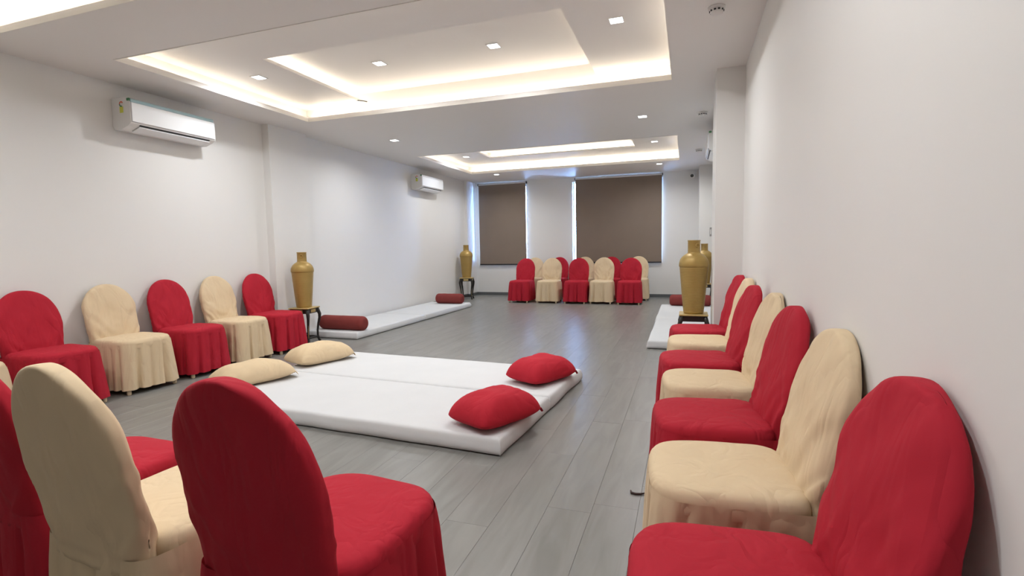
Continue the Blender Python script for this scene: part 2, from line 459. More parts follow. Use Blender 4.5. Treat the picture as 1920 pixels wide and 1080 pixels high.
for ti, t in enumerate(TR):
    x0, x1, y0, y1 = t['o']; a0, a1, b0, b1 = t['i']
    e = (x0 - LEDGE, x1 + LEDGE, y0 - LEDGE, y1 + LEDGE)
    mb = MB(); ring_walls(mb, e, CZ + LIP, TZ + 0.06, 0.03)
    mb.build('tray_riser', M['ceiling'], ceiling)
    mb = MB()
    mb.box(e[0], a0, e[2], e[3], RZ, RZ + 0.03); mb.box(a1, e[1], e[2], e[3], RZ, RZ + 0.03)
    mb.box(a0, a1, e[2], b0, RZ, RZ + 0.03)
    if not t['far']:
        mb.box(a0, a1, b1, e[3], RZ, RZ + 0.03)
    mb.build('tray_soffit', M['ceiling'], ceiling)
    il = 0.09
    mb = MB(); mb.box(a0 - il - 0.03, a1 + il + 0.03, b0 - il - 0.03, (b1 if t['far'] else b1 + il + 0.03), TZ, TZ + 0.03)
    mb.build('tray_panel', M['ceiling'], ceiling)
    mb = MB(); ring_walls(mb, (a0 - il, a1 + il, b0 - il, b1 if t['far'] else b1 + il), RZ + 0.03, TZ, 0.02, skip_far=t['far'])
    mb.build('inner_riser', M['ceiling'], ceiling)
    # small plaster moulding round the opening
    mb = MB(); p = 0.010
    for (q0, q1, s0, s1) in ((x0, x0 + p, y0, y1), (x1 - p, x1, y0, y1), (x0 + p, x1 - p, y0, y0 + p), (x0 + p, x1 - p, y1 - p, y1)):
        mb.box(q0, q1, s0, s1, CZ - 0.004, CZ + 0.022)
    struct(mb.build('trim_%d' % (ti + 1), M['trim']), 'white plaster moulding around the ' + WHERE[ti])
    # LED strips lying on the hidden ledges
    cl = thing('cove_light', 'warm LED cove light around the outer step of the ' + WHERE[ti], 'cove light', ((x0 + x1) / 2, (y0 + y1) / 2, CZ + LIP), group='ceiling cove lights')
    def strip(parent, q0, q1, s0, s1, z, mat):
        L = parent.location
        mb = MB(); mb.box(q0 - L.x, q1 - L.x, s0 - L.y, s1 - L.y, z - L.z, z + 0.008 - L.z)
        mb.build('led_strip', mat, parent)
    s = 0.055; w = 0.012; z = CZ + LIP + 0.001
    strip(cl, x0 - s - w, x0 - s, y0, y1, z, M['led']); strip(cl, x1 + s, x1 + s + w, y0, y1, z, M['led_dim'])
    strip(cl, x0, x1, y0 - s - w, y0 - s, z, M['led_dim']); strip(cl, x0, x1, y1 + s, y1 + s + w, z, M['led_far'])
    ci = thing('cove_light', 'warm LED cove light around the inner step of the ' + WHERE[ti], 'cove light', ((a0 + a1) / 2, (b0 + b1) / 2, RZ + 0.03), group='ceiling cove lights')
    s = 0.04; z = RZ + 0.031
    strip(ci, a0 - s - w, a0 - s, b0, b1 - 0.05, z, M['led_inner']); strip(ci, a1 + s, a1 + s + w, b0, b1 - 0.05, z, M['led_inner_dim'])
    strip(ci, a0, a1, b0 - s - w, b0 - s, z, M['led_inner_dim'])
    if not t['far']:
        strip(ci, a0, a1, b1 + s, b1 + s + w, z, M['led_inner'])

# ================================================================== DOWNLIGHTS
mbf = MB()
for (q0, q1, s0, s1) in ((-0.06, -0.05, -0.06, 0.06), (0.05, 0.06, -0.06, 0.06), (-0.05, 0.05, -0.06, -0.05), (-0.05, 0.05, 0.05, 0.06)):
    mbf.box(q0, q1, s0, s1, -0.006, 0.0)
me_frame = mbf.mesh('frame', M['device'])
mbl = MB(); mbl.bevel_box(-0.05, 0.05, -0.05, 0.05, -0.004, 0.0, 0.0015)
me_lens = mbl.mesh('lens', M['lens'])
DL = [(-4.10, 4.22, RZ, 'square downlight in the near ceiling tray, above the left wall air conditioner'),
      (-2.95, 4.62, TZ, 'square downlight in the near tray inner recess, left of the two'),
      (-1.72, 4.62, TZ, 'square downlight in the near tray inner recess, right of the two'),
      (-0.54, 4.20, RZ, 'brightest square downlight at the right end of the near ceiling tray'),
      (-4.05, 6.66, CZ, 'square downlight on flat ceiling between the trays, on the left'),
      (-0.54, 6.66, CZ, 'square downlight on flat ceiling between the trays, on the right'),
      (-4.07, 9.28, RZ, 'small square downlight at the left end of the far ceiling tray'),
      (-0.55, 9.25, RZ, 'small square downlight at the right end of the far ceiling tray'),
      (-3.96, 10.65, CZ, 'small downlight on the ceiling in front of the narrow blind'),
      (-0.54, 10.67, CZ, 'small downlight on the ceiling in front of the wide blind'),
      (-4.25, 1.25, RZ, 'square downlight overhead behind the viewer, left end of the tray'),
      (-0.54, 1.25, RZ, 'square downlight overhead behind the viewer, right end of the tray'),
      (-3.10, 1.25, TZ, 'unseen square fill light added overhead, left one in the inner recess'),  # this inner pair is added out of view to brighten the near chairs and wall
      (-1.72, 1.25, TZ, 'unseen square fill light added overhead, right one in the inner recess')]
for x, y, z, lab in DL:
    t = thing('recessed_downlight', lab, 'downlight', (x, y, z), group='square recessed ceiling downlights')
    link('frame', me_frame, t); link('lens', me_lens, t)
    ld = bpy.data.lights.new('downlight_lamp', 'AREA')
    ld.shape = 'SQUARE'; ld.size = 0.095; ld.energy = DOWNLIGHT_W; ld.color = DOWN_COL; ld.spread = math.radians(158)
    lo = bpy.data.objects.new('lamp', ld); COL.objects.link(lo)
    lo.parent = t; lo.location = (0, 0, -0.009)

# ================================================================== COVERED CHAIRS
def seat_ring(a, bf, br, nf, nr, n):
    # closed outline, resampled evenly along its length
    K = 720; raw = []
    for k in range(K):
        t = 2 * PI * k / K
        c, s = math.cos(t), math.sin(t)
        e = 2.0 / (nf if s > 0 else nr)
        raw.append((a * sgnpow(c, e), (bf if s > 0 else br) * sgnpow(s, e)))
    cum = [0.0]
    for k in range(K):
        p, q = raw[k], raw[(k + 1) % K]
        cum.append(cum[-1] + math.hypot(q[0] - p[0], q[1] - p[1]))
    out = []; j = 0
    for i in range(n):
        d = cum[-1] * i / n
        while cum[j + 1] < d:
            j += 1
        f = (d - cum[j]) / max(1e-9, cum[j + 1] - cum[j])
        p, q = raw[j % K], raw[(j + 1) % K]
        out.append((p[0] + (q[0] - p[0]) * f, p[1] + (q[1] - p[1]) * f))
    return out

def nz(x, y, z):
    return noise.noise(Vector((x, y, z)))

def chair_meshes(seed, mat):
    rg = random.Random(seed * 17 + 3)
    so = seed * 11.3
    # --- seat cushion cloth
    mb = MB(); N = 72
    rings = []
    for r, z in ((0.02, 0.474), (0.2, 0.4735), (0.4, 0.472), (0.6, 0.470), (0.78, 0.467), (0.9, 0.463), (0.965, 0.457), (1.0, 0.446), (1.018, 0.430), (1.025, 0.405), (1.02, 0.39)):
        o = seat_ring(0.226, 0.239, 0.215, 3.6, 6.0, N)
        ring = []
        for x, y in o:
            X, Y = x * r, y * r
            zz = z + 0.004 * nz(X * 7 + so, Y * 7, so) * (1 if r < 1 else 0.3)
            zz += 0.0035 * math.sin((X * 1.0 + Y * 0.4) * 55 + 6 * nz(X * 4, Y * 4, so)) * max(0, -Y - 0.05) * 5 * (1 if r < 0.95 else 0)
            ring.append((X, Y, zz))
        rings.append(ring)
    mb.loft(rings, cap0=True)
    seat = mb.mesh('seat_cover', mat)
    # --- pleated skirt hanging to just above the floor
    mb = MB(); N = 220; ROWS = 16
    top = seat_ring(0.230, 0.2435, 0.282, 3.9, 7.0, N)
    bot = seat_ring(0.246, 0.259, 0.296, 6.5, 8.0, N)
    # pleat centres as fractions of the loop (0 = right side middle, 0.25 = front)
    pl = []
    for f, a in ((0.236 + rg.uniform(-0.085, -0.05), 1.0), (0.236 + rg.uniform(0.03, 0.075), 0.9), (0.236 + rg.uniform(-0.02, 0.015), 0.5),
                 (0.085, 0.75), (0.39, 0.75), (0.02 + rg.uniform(-.02, .02), 0.6), (0.46 + rg.uniform(-.02, .02), 0.6), (0.66, 0.6), (0.81, 0.6), (0.735 + rg.uniform(-.03, .03), 0.7)):
        pl.append((f, a * rg.uniform(0.8, 1.2), rg.uniform(0.006, 0.011)))
    rings = []
    for j in range(ROWS + 1):
        v = j / ROWS
        ring = []
        for i in range(N):
            f = i / N
            w = v ** 0.75
            x = top[i][0] * (1 - w) + bot[i][0] * w
            y = top[i][1] * (1 - w) + bot[i][1] * w
            d = 0.0
            for pf, pa, ps in pl:
                u = (f - pf + 0.5) % 1.0 - 0.5
                d += -pa * 0.046 * v ** 0.6 * math.exp(-(u / ps) ** 2) + pa * 0.010 * v * math.exp(-((abs(u) - 2.2 * ps) / (1.6 * ps)) ** 2)
            d += 0.005 * v * nz(f * 20 + so, v * 1.5, so) + 0.003 * nz(f * 60, v * 4 + so, 2.2)
            L = math.hypot(x, y)
            x += x / L * d; y += y / L * d
            z = 0.428 - v * (0.428 - 0.042) + (0.010 * nz(f * 14 + so, 0.5, 1.0) * v)
            if 0.55 < f < 0.95:
                z += 0.0 * v
            ring.append((x, y, z))
        rings.append(ring)
    mb.loft(rings)
    skirt = mb.mesh('skirt', mat)
    # --- arched back cover, reclined
    mb = MB(); N = 96
    rows = []
    ztop, zarc = 0.925 + rg.uniform(-0.006, 0.006), 0.690
    for k in range(25):
        z = 0.385 + (zarc - 0.385) * k / 24
        rows.append((z, 1.0, 1.0))
    for k in range(1, 21):
        th = (PI / 2) * k / 20
        c = max(0.0, math.cos(th))
        rows.append((zarc + (ztop - zarc) * math.sin(th) ** 0.96, c ** 0.93 if k < 20 else 0.02, 0.40 + 0.60 * c ** 0.6 if k < 20 else 0.10))
    rings = []
    for z, fw, ft in rows:
        q = max(0.0, (z - 0.43) / 0.495)
        yc = -0.238 - 0.092 * q ** 1.2
        hw = (0.203 + 0.016 * math.sin(min(1, q * 0.95) * PI)) * fw
        ht = (0.046 - 0.010 * min(1, q)) * ft
        ring = []
        for i in range(N):
            t = 2 * PI * i / N
            c, s = math.cos(t), math.sin(t)
            x = hw * sgnpow(c, 2 / 3.4); y = ht * sgnpow(s, 2 / 2.6)
            ed = min(1.0, abs(c) * 1.2)
            wr = 0.0095 * nz(x * 5 + z * 7 + so, z * 3.0 - x * 6, so + (1 if s > 0 else 7)) + 0.005 * nz(x * 15 + so, z * 6, so * 2)
            wr += 0.004 * math.sin((z * 1.0 - abs(x) * 1.4) * 60 + 5 * nz(x * 5, z * 5, so)) * max(0, 1 - q * 1.8) * (1 if s > 0 else 0.2)
            for ph, fq in ((0.55, 9.0), (-0.5, 8.0)):
                cr = nz((x * math.cos(ph) + z * math.sin(ph)) * fq + so * 1.7 + ph, (z * math.cos(ph) - x * math.sin(ph)) * 2.2, so + ph * 5)
                wr += 0.0075 * math.exp(-(cr / 0.13) ** 2) * max(0.15, 1 - q * 1.0)
            if z < 0.43:
                wr *= 0.3
            x += (0.0022 * nz(z * 30 + so, i * 0.1, 4.0) + 0.003 * nz(z * 7 + so, c * 0.5, 9.0)) * ed * fw
            ring.append((x, yc + y + wr * (1 if s > 0 else -1) * min(1, fw * 1.5), z))
        rings.append(ring)
    mb.loft(rings, cap0=True, cap1=True)
    back = mb.mesh('back_cover', mat)
    return seat, skirt, back

CH = {}
for color in ('red', 'beige'):
    for sd in range(3):
        CH[(color, sd)] = chair_meshes(sd + (0 if color == 'red' else 5), M[color])
mb = MB(); mb.lathe([(0.014, 0.0), (0.017, 0.004), (0.0175, 0.02), (0.0165, 0.05), (0.0165, 0.10), (0.016, 0.16)], n=14)
me_leg = mb.mesh('leg', M['leg'])

def chair(color, x, y, rz, label, group, sd):
    t = thing('covered_chair', label, 'chair', (x, y, 0), rz, group)
    s, k, bk = CH[(color, sd % 3)]
    link('seat_cover', s, t); link('skirt', k, t); link('back_cover', bk, t)
    for lx, ly in ((-0.199, 0.212), (0.199, 0.212), (-0.195, -0.245), (0.195, -0.245)):
        l = link('leg', me_leg, t); l.location = (lx, ly, 0)
    return t

R = math.radians
# left row, facing right (+X): local front +Y turned by -90 deg
G = 'covered chairs along the left wall'
for i, (c, y, dx, dr, lab) in enumerate((
        ('beige', 1.98, 0.0, 0, 'cream covered chair at the left picture edge, only its skirt showing'),
        ('red', 2.575, 0.0, 0, 'red covered chair nearest the viewer in the left wall row'),
        ('beige', 3.18, 0.0, -2, 'cream covered chair under the near air conditioner, second along the left wall'),
        ('red', 3.755, 0.0, 1, 'red covered chair between two cream chairs on the left wall'),
        ('beige', 4.325, 0.0, 1, 'cream covered chair between two red chairs farthest along the left wall'),
        ('red', 4.865, 0.02, 0, 'red covered chair beside the gold vase on the left wall'))):
    chair(c, -4.668 + dx, y, R(-90 + dr), lab, G, i)
# right row, facing left (-X)
G = 'covered chairs along the right wall'
for i, (c, x, y, dr, lab) in enumerate((
        ('red', 0.118, 1.18, 6, 'large red covered chair in the right foreground corner'),
        ('beige', 0.122, 1.787, 5, 'cream covered chair second nearest in the right wall row'),
        ('red', 0.105, 2.36, 7.5, 'red covered chair third from the viewer along the right wall'),
        ('beige', 0.118, 2.958, 7, 'cream covered chair fourth from the viewer along the right wall'),
        ('red', 0.08, 3.508, 9, 'red covered chair fifth from the viewer along the right wall'),
        ('beige', 0.108, 4.155, 6, 'cream covered chair squeezed between the two farthest red chairs on the right'),
        ('red', 0.112, 4.735, 10, 'red covered chair beside the gold vase on the right wall'))):
    chair(c, x, y, R(90 + dr), lab, G, i + 1)
# foreground row, backs to the viewer
G = 'covered chairs in the foreground row'
for i, (c, x, y, dr, lab) in enumerate((
        ('red', -0.930, 1.155, -4, 'red covered chair with its back to the viewer, front and centre left'),
        ('beige', -1.475, 1.135, -5, 'cream covered chair with its back to the viewer at bottom left'),
        ('red', -2.00, 1.20, -4, 'red covered chair mostly hidden behind the cream foreground chair back'),
        ('beige', -2.56, 1.21, -3, 'cream covered chair barely showing at the bottom left picture edge'))):
    chair(c, x, y, R(dr), lab, G, i + 2)
# far double row, facing the viewer (-Y)
G = 'covered chairs stored below the windows'
for i, (c, x, y, dr, lab) in enumerate((
        ('red', -3.395, 10.54, -3, 'leftmost red chair in the front row below the windows'),
        ('beige', -2.785, 10.56, 0, 'left one of two cream chairs in the front row below the windows'),
        ('red', -2.185, 10.52, 0, 'middle red chair in the front row below the windows'),
        ('beige', -1.665, 10.58, 0, 'right one of two cream chairs in the front row below the windows'),
        ('red', -1.10, 10.54, 0, 'rightmost red chair in the front row below the windows'),
        ('beige', -3.40, 11.34, 0, 'cream chair of the rear row, behind the leftmost red chair'),
        ('red', -2.81, 11.34, 0, 'red chair of the rear row, behind the left cream chair'),
        ('beige', -2.215, 11.34, 0, 'cream chair of the rear row, behind the middle red chair'),
        ('red', -1.61, 11.34, 0, 'red chair of the rear row, behind the right cream chair'),
        ('beige', -1.02, 11.34, 0, 'cream chair of the rear row, behind the rightmost red chair'))):
    chair(c, x, y, R(180 + dr), lab, G, i)

# ================================================================== MATTRESSES, PILLOWS, BOLSTERS
def mattress_mesh(L, W, T, seed, r=0.028):
    def axis(h, n):
        ins = [0.0, 0.003, 0.009, 0.018, 0.03, 0.055]
        mid = [-h + 0.055 + (2 * h - 0.11) * k / n for k in range(1, n)]
        return [-h + d for d in ins] + mid + [h - d for d in reversed(ins)]
    X = axis(L / 2, max(6, int(L / 0.07))); Y = axis(W / 2, max(6, int(W / 0.07)))
    mb = MB(); nx, ny = len(X), len(Y)
    def jit(x, y):
        return 0.006 * nz(x * 2.3 + seed, y * 2.3, seed) + 0.003 * nz(x * 7, y * 7 + seed, seed)
    def drop(d):
        return 0.0 if d >= r else r - math.sqrt(max(0, r * r - (r - d) ** 2))
    for x in X:
        for y in Y:
            d = min(L / 2 - abs(x), W / 2 - abs(y))
            ex = 0.010 * nz(y * 3 + seed, 1.5, x); ey = 0.008 * nz(x * 3 + seed, 4.5, y)
            z = T - drop(d) + jit(x, y) * min(1, d / 0.05)
            mb.v.append((x + ex, y + ey, z))
    for i in range(nx - 1):
        for j in range(ny - 1):
            mb.f.append((i * ny + j, (i + 1) * ny + j, (i + 1) * ny + j + 1, i * ny + j + 1)); mb.sm.append(True)
    loop = [(i, 0) for i in range(nx)] + [(nx - 1, j) for j in range(1, ny)] + [(i, ny - 1) for i in range(nx - 2, -1, -1)] + [(0, j) for j in range(ny - 2, 0, -1)]
    prev = [i * ny + j for i, j in loop]
    n = len(loop)
    for z, out in ((0.78, 0.004), (0.55, 0.007), (0.32, 0.006), (0.14, 0.001), (0.0, -0.012)):
        base = len(mb.v)
        for k, (i, j) in enumerate(loop):
            bx, by, bz = mb.v[i * ny + j]
            ox = (-1 if i == 0 else (1 if i == nx - 1 else 0)); oy = (-1 if j == 0 else (1 if j == ny - 1 else 0))
            wv = out + 0.005 * nz(bx * 4 + by * 4 + seed, z * 2, seed)
            mb.v.append((bx + ox * wv, by + oy * wv, (T - r) * z + (0.004 if z == 0 else 0)))
        cur = list(range(base, base + n))
        for k in range(n):
            k2 = (k + 1) % n
            mb.f.append((prev[k2], prev[k], cur[k], cur[k2])); mb.sm.append(True)
        prev = cur
    mb.f.append(tuple(reversed(prev))); mb.sm.append(False)
    return mb

def mattress(x, y, L, W, T, rz, label, group, seed):
    o = mattress_mesh(L, W, T, seed).build('floor_mattress', M['sheet'])
    o.location = (x, y, 0.0); o.rotation_euler = (0, 0, rz)
    return tag(o, label, 'mattress', group)

rot = R(-3.7)
def big(u, v):
    # local frame of the central pair: origin at the near right corner, u to the left, v to the far side
    ca, sa = math.cos(rot), math.sin(rot)
    return (-1.0 - u * ca - v * sa, 2.655 - u * sa + v * ca)
LB = 2.64
G = 'white floor mattresses'
px, py = big(LB / 2, 0.45)
mattress(px, py, LB, 0.885, 0.105, rot, 'white floor mattress in the middle, the half nearer the viewer', G, 1.0)
px, py = big(LB / 2, 1.345)
mattress(px, py, LB, 0.885, 0.105, rot, 'white floor mattress in the middle, the half farther from the viewer', G, 2.0)
mattress(-4.57, 6.62, 1.84, 0.88, 0.095, R(90 - 0.5), 'white floor mattress along the left wall, under the near maroon bolster', G, 3.0)
mattress(-4.55, 8.475, 1.84, 0.88, 0.095, R(90 - 0.5), 'white floor mattress along the left wall, under the far maroon bolster', G, 4.0)
mattress(0.0, 6.91, 1.84, 0.86, 0.095, R(90), 'white floor mattress along the right wall, beside the gold vase', G, 5.0)
mattress(-0.015, 8.77, 1.84, 0.86, 0.095, R(90), 'white floor mattress along the right wall, under the right side bolster', G, 6.0)

def pillow_mesh(a, b, h, seed, frill=False):
    mb = MB(); NU, NV = 36, 26
    def pt(u, v, side):
        eu = abs(u) ** 3.2; ev = abs(v) ** 3.2
        x = a * u * (1 - 0.05 * (1 - v * v) - 0.10 * v ** 6); y = b * v * (1 - 0.05 * (1 - u * u) - 0.12 * u ** 6)
        k = max(0.0, (1 - eu)) ** 0.55 * max(0.0, (1 - ev)) ** 0.55
        z = h * k * (0.70 if side > 0 else -0.30)
        edge = min(1.0, 3.5 * min(1 - abs(u), 1 - abs(v)))
        ang = math.atan2(v, u)
        wr = 0.010 * nz(u * 2.2 + seed, v * 2.2, seed * 3) + 0.008 * math.sin(ang * 14 + 4 * nz(u * 2, v * 2, seed)) * max(abs(u), abs(v)) ** 3
        z += wr * edge * (1 if side > 0 else 0.3)
        return x, y, z
    grid = {}
    for side in (1, -1):
        for i in range(NU + 1):
            for j in range(NV + 1):
                u = math.sin(PI / 2 * (-1 + 2 * i / NU)); v = math.sin(PI / 2 * (-1 + 2 * j / NV))
                bnd = i in (0, NU) or j in (0, NV)
                if bnd and (1, i, j) in grid and side == -1:
                    grid[(side, i, j)] = grid[(1, i, j)]; continue
                grid[(side, i, j)] = len(mb.v); mb.v.append(pt(u, v, side))
        for i in range(NU):
            for j in range(NV):
                q = [grid[(side, i, j)], grid[(side, i + 1, j)], grid[(side, i + 1, j + 1)], grid[(side, i, j + 1)]]
                mb.f.append(tuple(q if side > 0 else reversed(q))); mb.sm.append(True)
    return mb

def pillow(color, x, y, z, rz, tilt, label, seed, a=0.265, b=0.195, h=0.20):
    mb = pillow_mesh(a, b, h, seed)
    lo = min(v[2] for v in mb.v)
    mb.v = [(p[0], p[1], p[2] - lo) for p in mb.v]
    mat = M['pillow_' + color]
    t = thing('pillow', label, 'pillow', (x, y, z), rz, 'pillows on the central mattresses')
    t.rotation_euler = (tilt[0], tilt[1], rz)
    body = mb.build('cushion', mat, t)
    # open hem of the pillow case: a short ruffled flange at one end
    f = MB(); K = 48; r0 = []; r1 = []; r2 = []
    zm = -lo
    for k in range(K + 1):
        v = -0.97 + 1.94 * k / K
        ex = a * (1 - 0.05 * (1 - v * v) - 0.10 * v ** 6); yy = b * v * 0.88
        r0.append((ex - 0.012, yy, zm + 0.006)); r1.append((ex + 0.010, yy, zm - 0.006 + 0.004 * math.sin(k * 0.8 + seed)))
        r2.append((ex + 0.026 + 0.004 * math.sin(k * 0.7 + seed), yy, zm * 0.45 + 0.006 * math.sin(k * 1.1 + seed)))
    f.loft([r0, r1, r2], closed=False)
    f.build('case_hem', mat, t)
    return t
MT = 0.104
pillow('red', -1.14, 2.955, MT, R(63), (0, R(0)), 'red pillow on the near corner of the central mattress', 1.0)
pillow('red', -1.125, 3.985, MT, R(63), (0, R(0)), 'red pillow on the far right corner of the central mattress', 2.0)
pillow('beige', -3.45, 3.30, MT, R(70), (0, 0), 'cream pillow on the near left end of the central mattress', 3.0, a=0.31, b=0.20, h=0.175)
pillow('beige', -3.415, 4.09, MT, R(72), (0, 0), 'cream pillow on the far left end of the central mattress', 4.0, a=0.30, b=0.20, h=0.19)

def bolster(x, y, z, L, rad, rz, label):
    n = 40; prof = []
    e = 0.055
    for k in range(7):
        th = PI / 2 * k / 6
        prof.append((rad - e + e * math.sin(th) if k else 0.02, -L / 2 + e - e * math.cos(th)))
    for k in range(1, 12):
        prof.append((rad + 0.003 * nz(k * 0.7, x, y), -L / 2 + e + (L - 2 * e) * k / 12))
    for k in range(7):
        th = PI / 2 * (1 - k / 6)
        prof.append((rad - e + e * math.sin(th) if k < 6 else 0.02, L / 2 - e + e * math.cos(th)))
    t = thing('bolster', label, 'bolster', (x, y, z), rz, 'maroon bolsters on the side mattresses')
    mb = MB(); mb.lathe(prof, n=n)
    mb.v = [(p[2], p[0], p[1] + rad - 0.003) for p in mb.v]
    mb.build('cushion', M['bolster'], t)
    for s in (-1, 1):
        m2 = MB(); m2.torus((s * (L / 2 - 0.016), 0, rad - 0.003), rad - 0.026, 0.0045, (1, 0, 0), n=36, k=6)
        m2.build('piping', M['bolster'], t)
    return t
bolster(-4.50, 5.90, 0.095, 0.74, 0.098, R(-2), 'maroon bolster on the left mattress beside the gold vase')
bolster(-4.45, 9.17, 0.095, 0.58, 0.098, 0, 'maroon bolster at the far end of the left mattress')
bolster(0.055, 9.55, 0.095, 0.70, 0.098, 0, 'maroon bolster on the right mattress behind the gold vase')

# ================================================================== VASES ON SMALL TABLES
mb = MB(); prof = [(0.02, 0.0), (0.094, 0.0), (0.099, 0.006)]
z = 0.012
while z < 0.474:
    q = z / 0.474
    r0 = 0.100 + 0.043 * q ** 0.9
    prof.append((r0 + 0.0013 * math.sin(z * 2 * PI / 0.0135), z)); z += 0.0034
prof += [(0.1435, 0.476), (0.1485, 0.481), (0.150, 0.488), (0.150, 0.500), (0.1485, 0.515), (0.144, 0.535), (0.135, 0.556), (0.121, 0.576), (0.103, 0.593), (0.083, 0.606), (0.069, 0.613), (0.0655, 0.618), (0.0635, 0.624)]
me_body = None
mb.lathe(prof, n=48, cap1=False)
me_body = mb.mesh('body', M['gold'])
mb = MB(); mb.lathe([(0.0635, 0.622), (0.0625, 0.64), (0.0615, 0.735), (0.0645, 0.739), (0.0645, 0.747), (0.057, 0.747), (0.055, 0.735), (0.055, 0.63), (0.01, 0.628)], n=48, cap0=False)
me_neck = mb.mesh('neck', M['gold'])
mb = MB(); mb.torus((0, -0.0645, 0.693), 0.018, 0.006, (0, 1, 0.12)); mb.tube([(0, -0.055, 0.712), (0, -0.068, 0.711)], 0.006)
me_ringh = mb.mesh('ring_ornament', M['gold'])

TH = 0.46
mb = MB(); mb.bevel_box(-0.148, 0.148, -0.148, 0.148, TH - 0.016, TH, 0.004); me_ttop = mb.mesh('table_top', M['gold_trim'])
mb = MB()
for s in (-1, 1):
    mb.box(-0.122, 0.122, s * 0.122 - 0.008, s * 0.122 + 0.008, TH - 0.075, TH - 0.016)
    mb.box(s * 0.122 - 0.008, s * 0.122 + 0.008, -0.114, 0.114, TH - 0.075, TH - 0.016)
me_apron = mb.mesh('apron', M['black'])
mb = MB(); mb.box(-0.055, 0.055, -0.1335, -0.1295, TH - 0.064, TH - 0.026)
me_inlay = mb.mesh('gold_inlay', M['gold_trim'])
mb = MB()
mb.tube([(0.118, 0.118, TH - 0.018), (0.128, 0.128, TH - 0.06), (0.140, 0.140, TH - 0.10), (0.138, 0.138, TH - 0.15), (0.124, 0.124, TH - 0.23), (0.114, 0.114, TH - 0.32), (0.114, 0.114, TH - 0.39), (0.124, 0.124, TH - 0.435), (0.132, 0.132, 0.0)],
        [0.021, 0.024, 0.023, 0.019, 0.016, 0.0145, 0.0145, 0.016, 0.017], n=10)
me_tleg = mb.mesh('leg', M['black'])
mb = MB()
mb.tube([(0.1365, 0.1365, TH - 0.045), (0.1505, 0.1505, TH - 0.10), (0.1465, 0.1465, TH - 0.15), (0.1315, 0.1315, TH - 0.23), (0.121, 0.121, TH - 0.32), (0.121, 0.121, TH - 0.39)], 0.0055, n=8)
me_tline = mb.mesh('gold_edge', M['gold_trim'])
mb = MB()
for s in (-1, 1):
    mb.box(-0.114, 0.114, s * 0.114 - 0.008, s * 0.114 + 0.008, 0.055, 0.073); mb.box(s * 0.114 - 0.008, s * 0.114 + 0.008, -0.106, 0.106, 0.055, 0.073)
me_str = mb.mesh('stretcher', M['black'])

def vase_on_table(x, y, rz, ts, vs, vrz, tlab, vlab, inlay=(0, 1, 2, 3)):
    t = thing('side_table', tlab, 'table', (x, y, 0), rz, 'small black and gold tables', scale=ts)
    link('table_top', me_ttop, t); ap = link('apron', me_apron, t); link('stretcher', me_str, t)
    for k in range(4):
        l = link('leg', me_tleg, t); l.rotation_euler = (0, 0, k * PI / 2)
        g = link('gold_edge', me_tline, l)
        if k not in inlay:
            continue
        g = link('gold_inlay', me_inlay, ap); g.rotation_euler = (0, 0, k * PI / 2)
    v = thing('floor_vase', vlab, 'vase', (x, y, TH * ts[2]), vrz, 'tall gold vases', scale=vs)
    link('body', me_body, v); nk = link('neck', me_neck, v); link('ring_ornament', me_ringh, nk)
vase_on_table(-4.715, 5.40, R(8), (0.95, 0.95, 1.0), (0.935, 0.935, 0.955), R(35), 'black and gold table by the left pilaster, under the near vase',
              'tall gold vase beside the last red chair on the left')
vase_on_table(0.066, 5.72, 0, (0.97, 0.97, 1.0), (1.0, 1.0, 1.03), R(30), 'black and gold table behind the last red chair on the right',
              'large tall gold vase in front of the right pilaster', inlay=(1, 2, 3))
vase_on_table(-4.82, 10.85, R(15), (1.0, 1.0, 1.09), (1.0, 1.0, 1.0), R(20), 'black and gold table in the far left corner',
              'small looking gold vase in the far left corner by the narrow blind')
vase_on_table(0.295, 10.05, 0, (0.97, 0.97, 1.0), (0.98, 0.98, 0.97), R(10), 'black and gold table partly hidden behind the right vase',
              'gold vase mostly hidden behind the large right vase')

# ================================================================== ROLLER BLINDS
def blind(x0, x1, zt, zb, label):
    y = YB - 0.055
    t = thing('roller_blind', label, 'blind', ((x0 + x1) / 2, y, zb), 0, 'brown roller blinds')
    w = (x1 - x0) / 2; h = zt - zb
    mb = MB(); NX, NZ = 24, 30
    for sgn, off in ((1, 0.0), (-1, -0.0018)):
        base = len(mb.v)
        for i in range(NX + 1):
            for k in range(NZ + 1):
                u = -1 + 2 * i / NX; q = k / NZ
                mb.v.append((u * w, off + 0.006 * nz(u * 1.6 + x0, q * 1.8, 0.3) * (1 - q), h * q))
        for i in range(NX):
            for k in range(NZ):
                a = base + i * (NZ + 1) + k
                qd = (a, a + NZ + 1, a + NZ + 2, a + 1)
                mb.f.append(qd if sgn < 0 else tuple(reversed(qd))); mb.sm.append(True)
    mb.build('blind_cloth', M['blind'], t)
    mb = MB(); mb.tube([(-w - 0.005, 0.006, h + 0.018), (w + 0.005, 0.006, h + 0.018)], 0.020, n=16)
    mb.build('roller_tube', M['blind_rail'], t)
    for s in (-1, 1):
        mb = MB(); mb.bevel_box(s * (w + 0.013) - 0.007, s * (w + 0.013) + 0.007, -0.022, 0.055, h - 0.012, h + 0.044, 0.004)
        mb.build('end_bracket', M['blind_dark'], t)
    mb = MB(); mb.bevel_box(-w, w, -0.008, 0.006, -0.026, 0.004, 0.003)
    mb.build('bottom_bar', M['blind_dark'], t)
blind(-4.885, -3.668, 2.700, 0.770, 'narrow brown roller blind on the left window')
blind(-2.463, -0.540, 2.700, 0.800, 'wide brown roller blind on the right window')

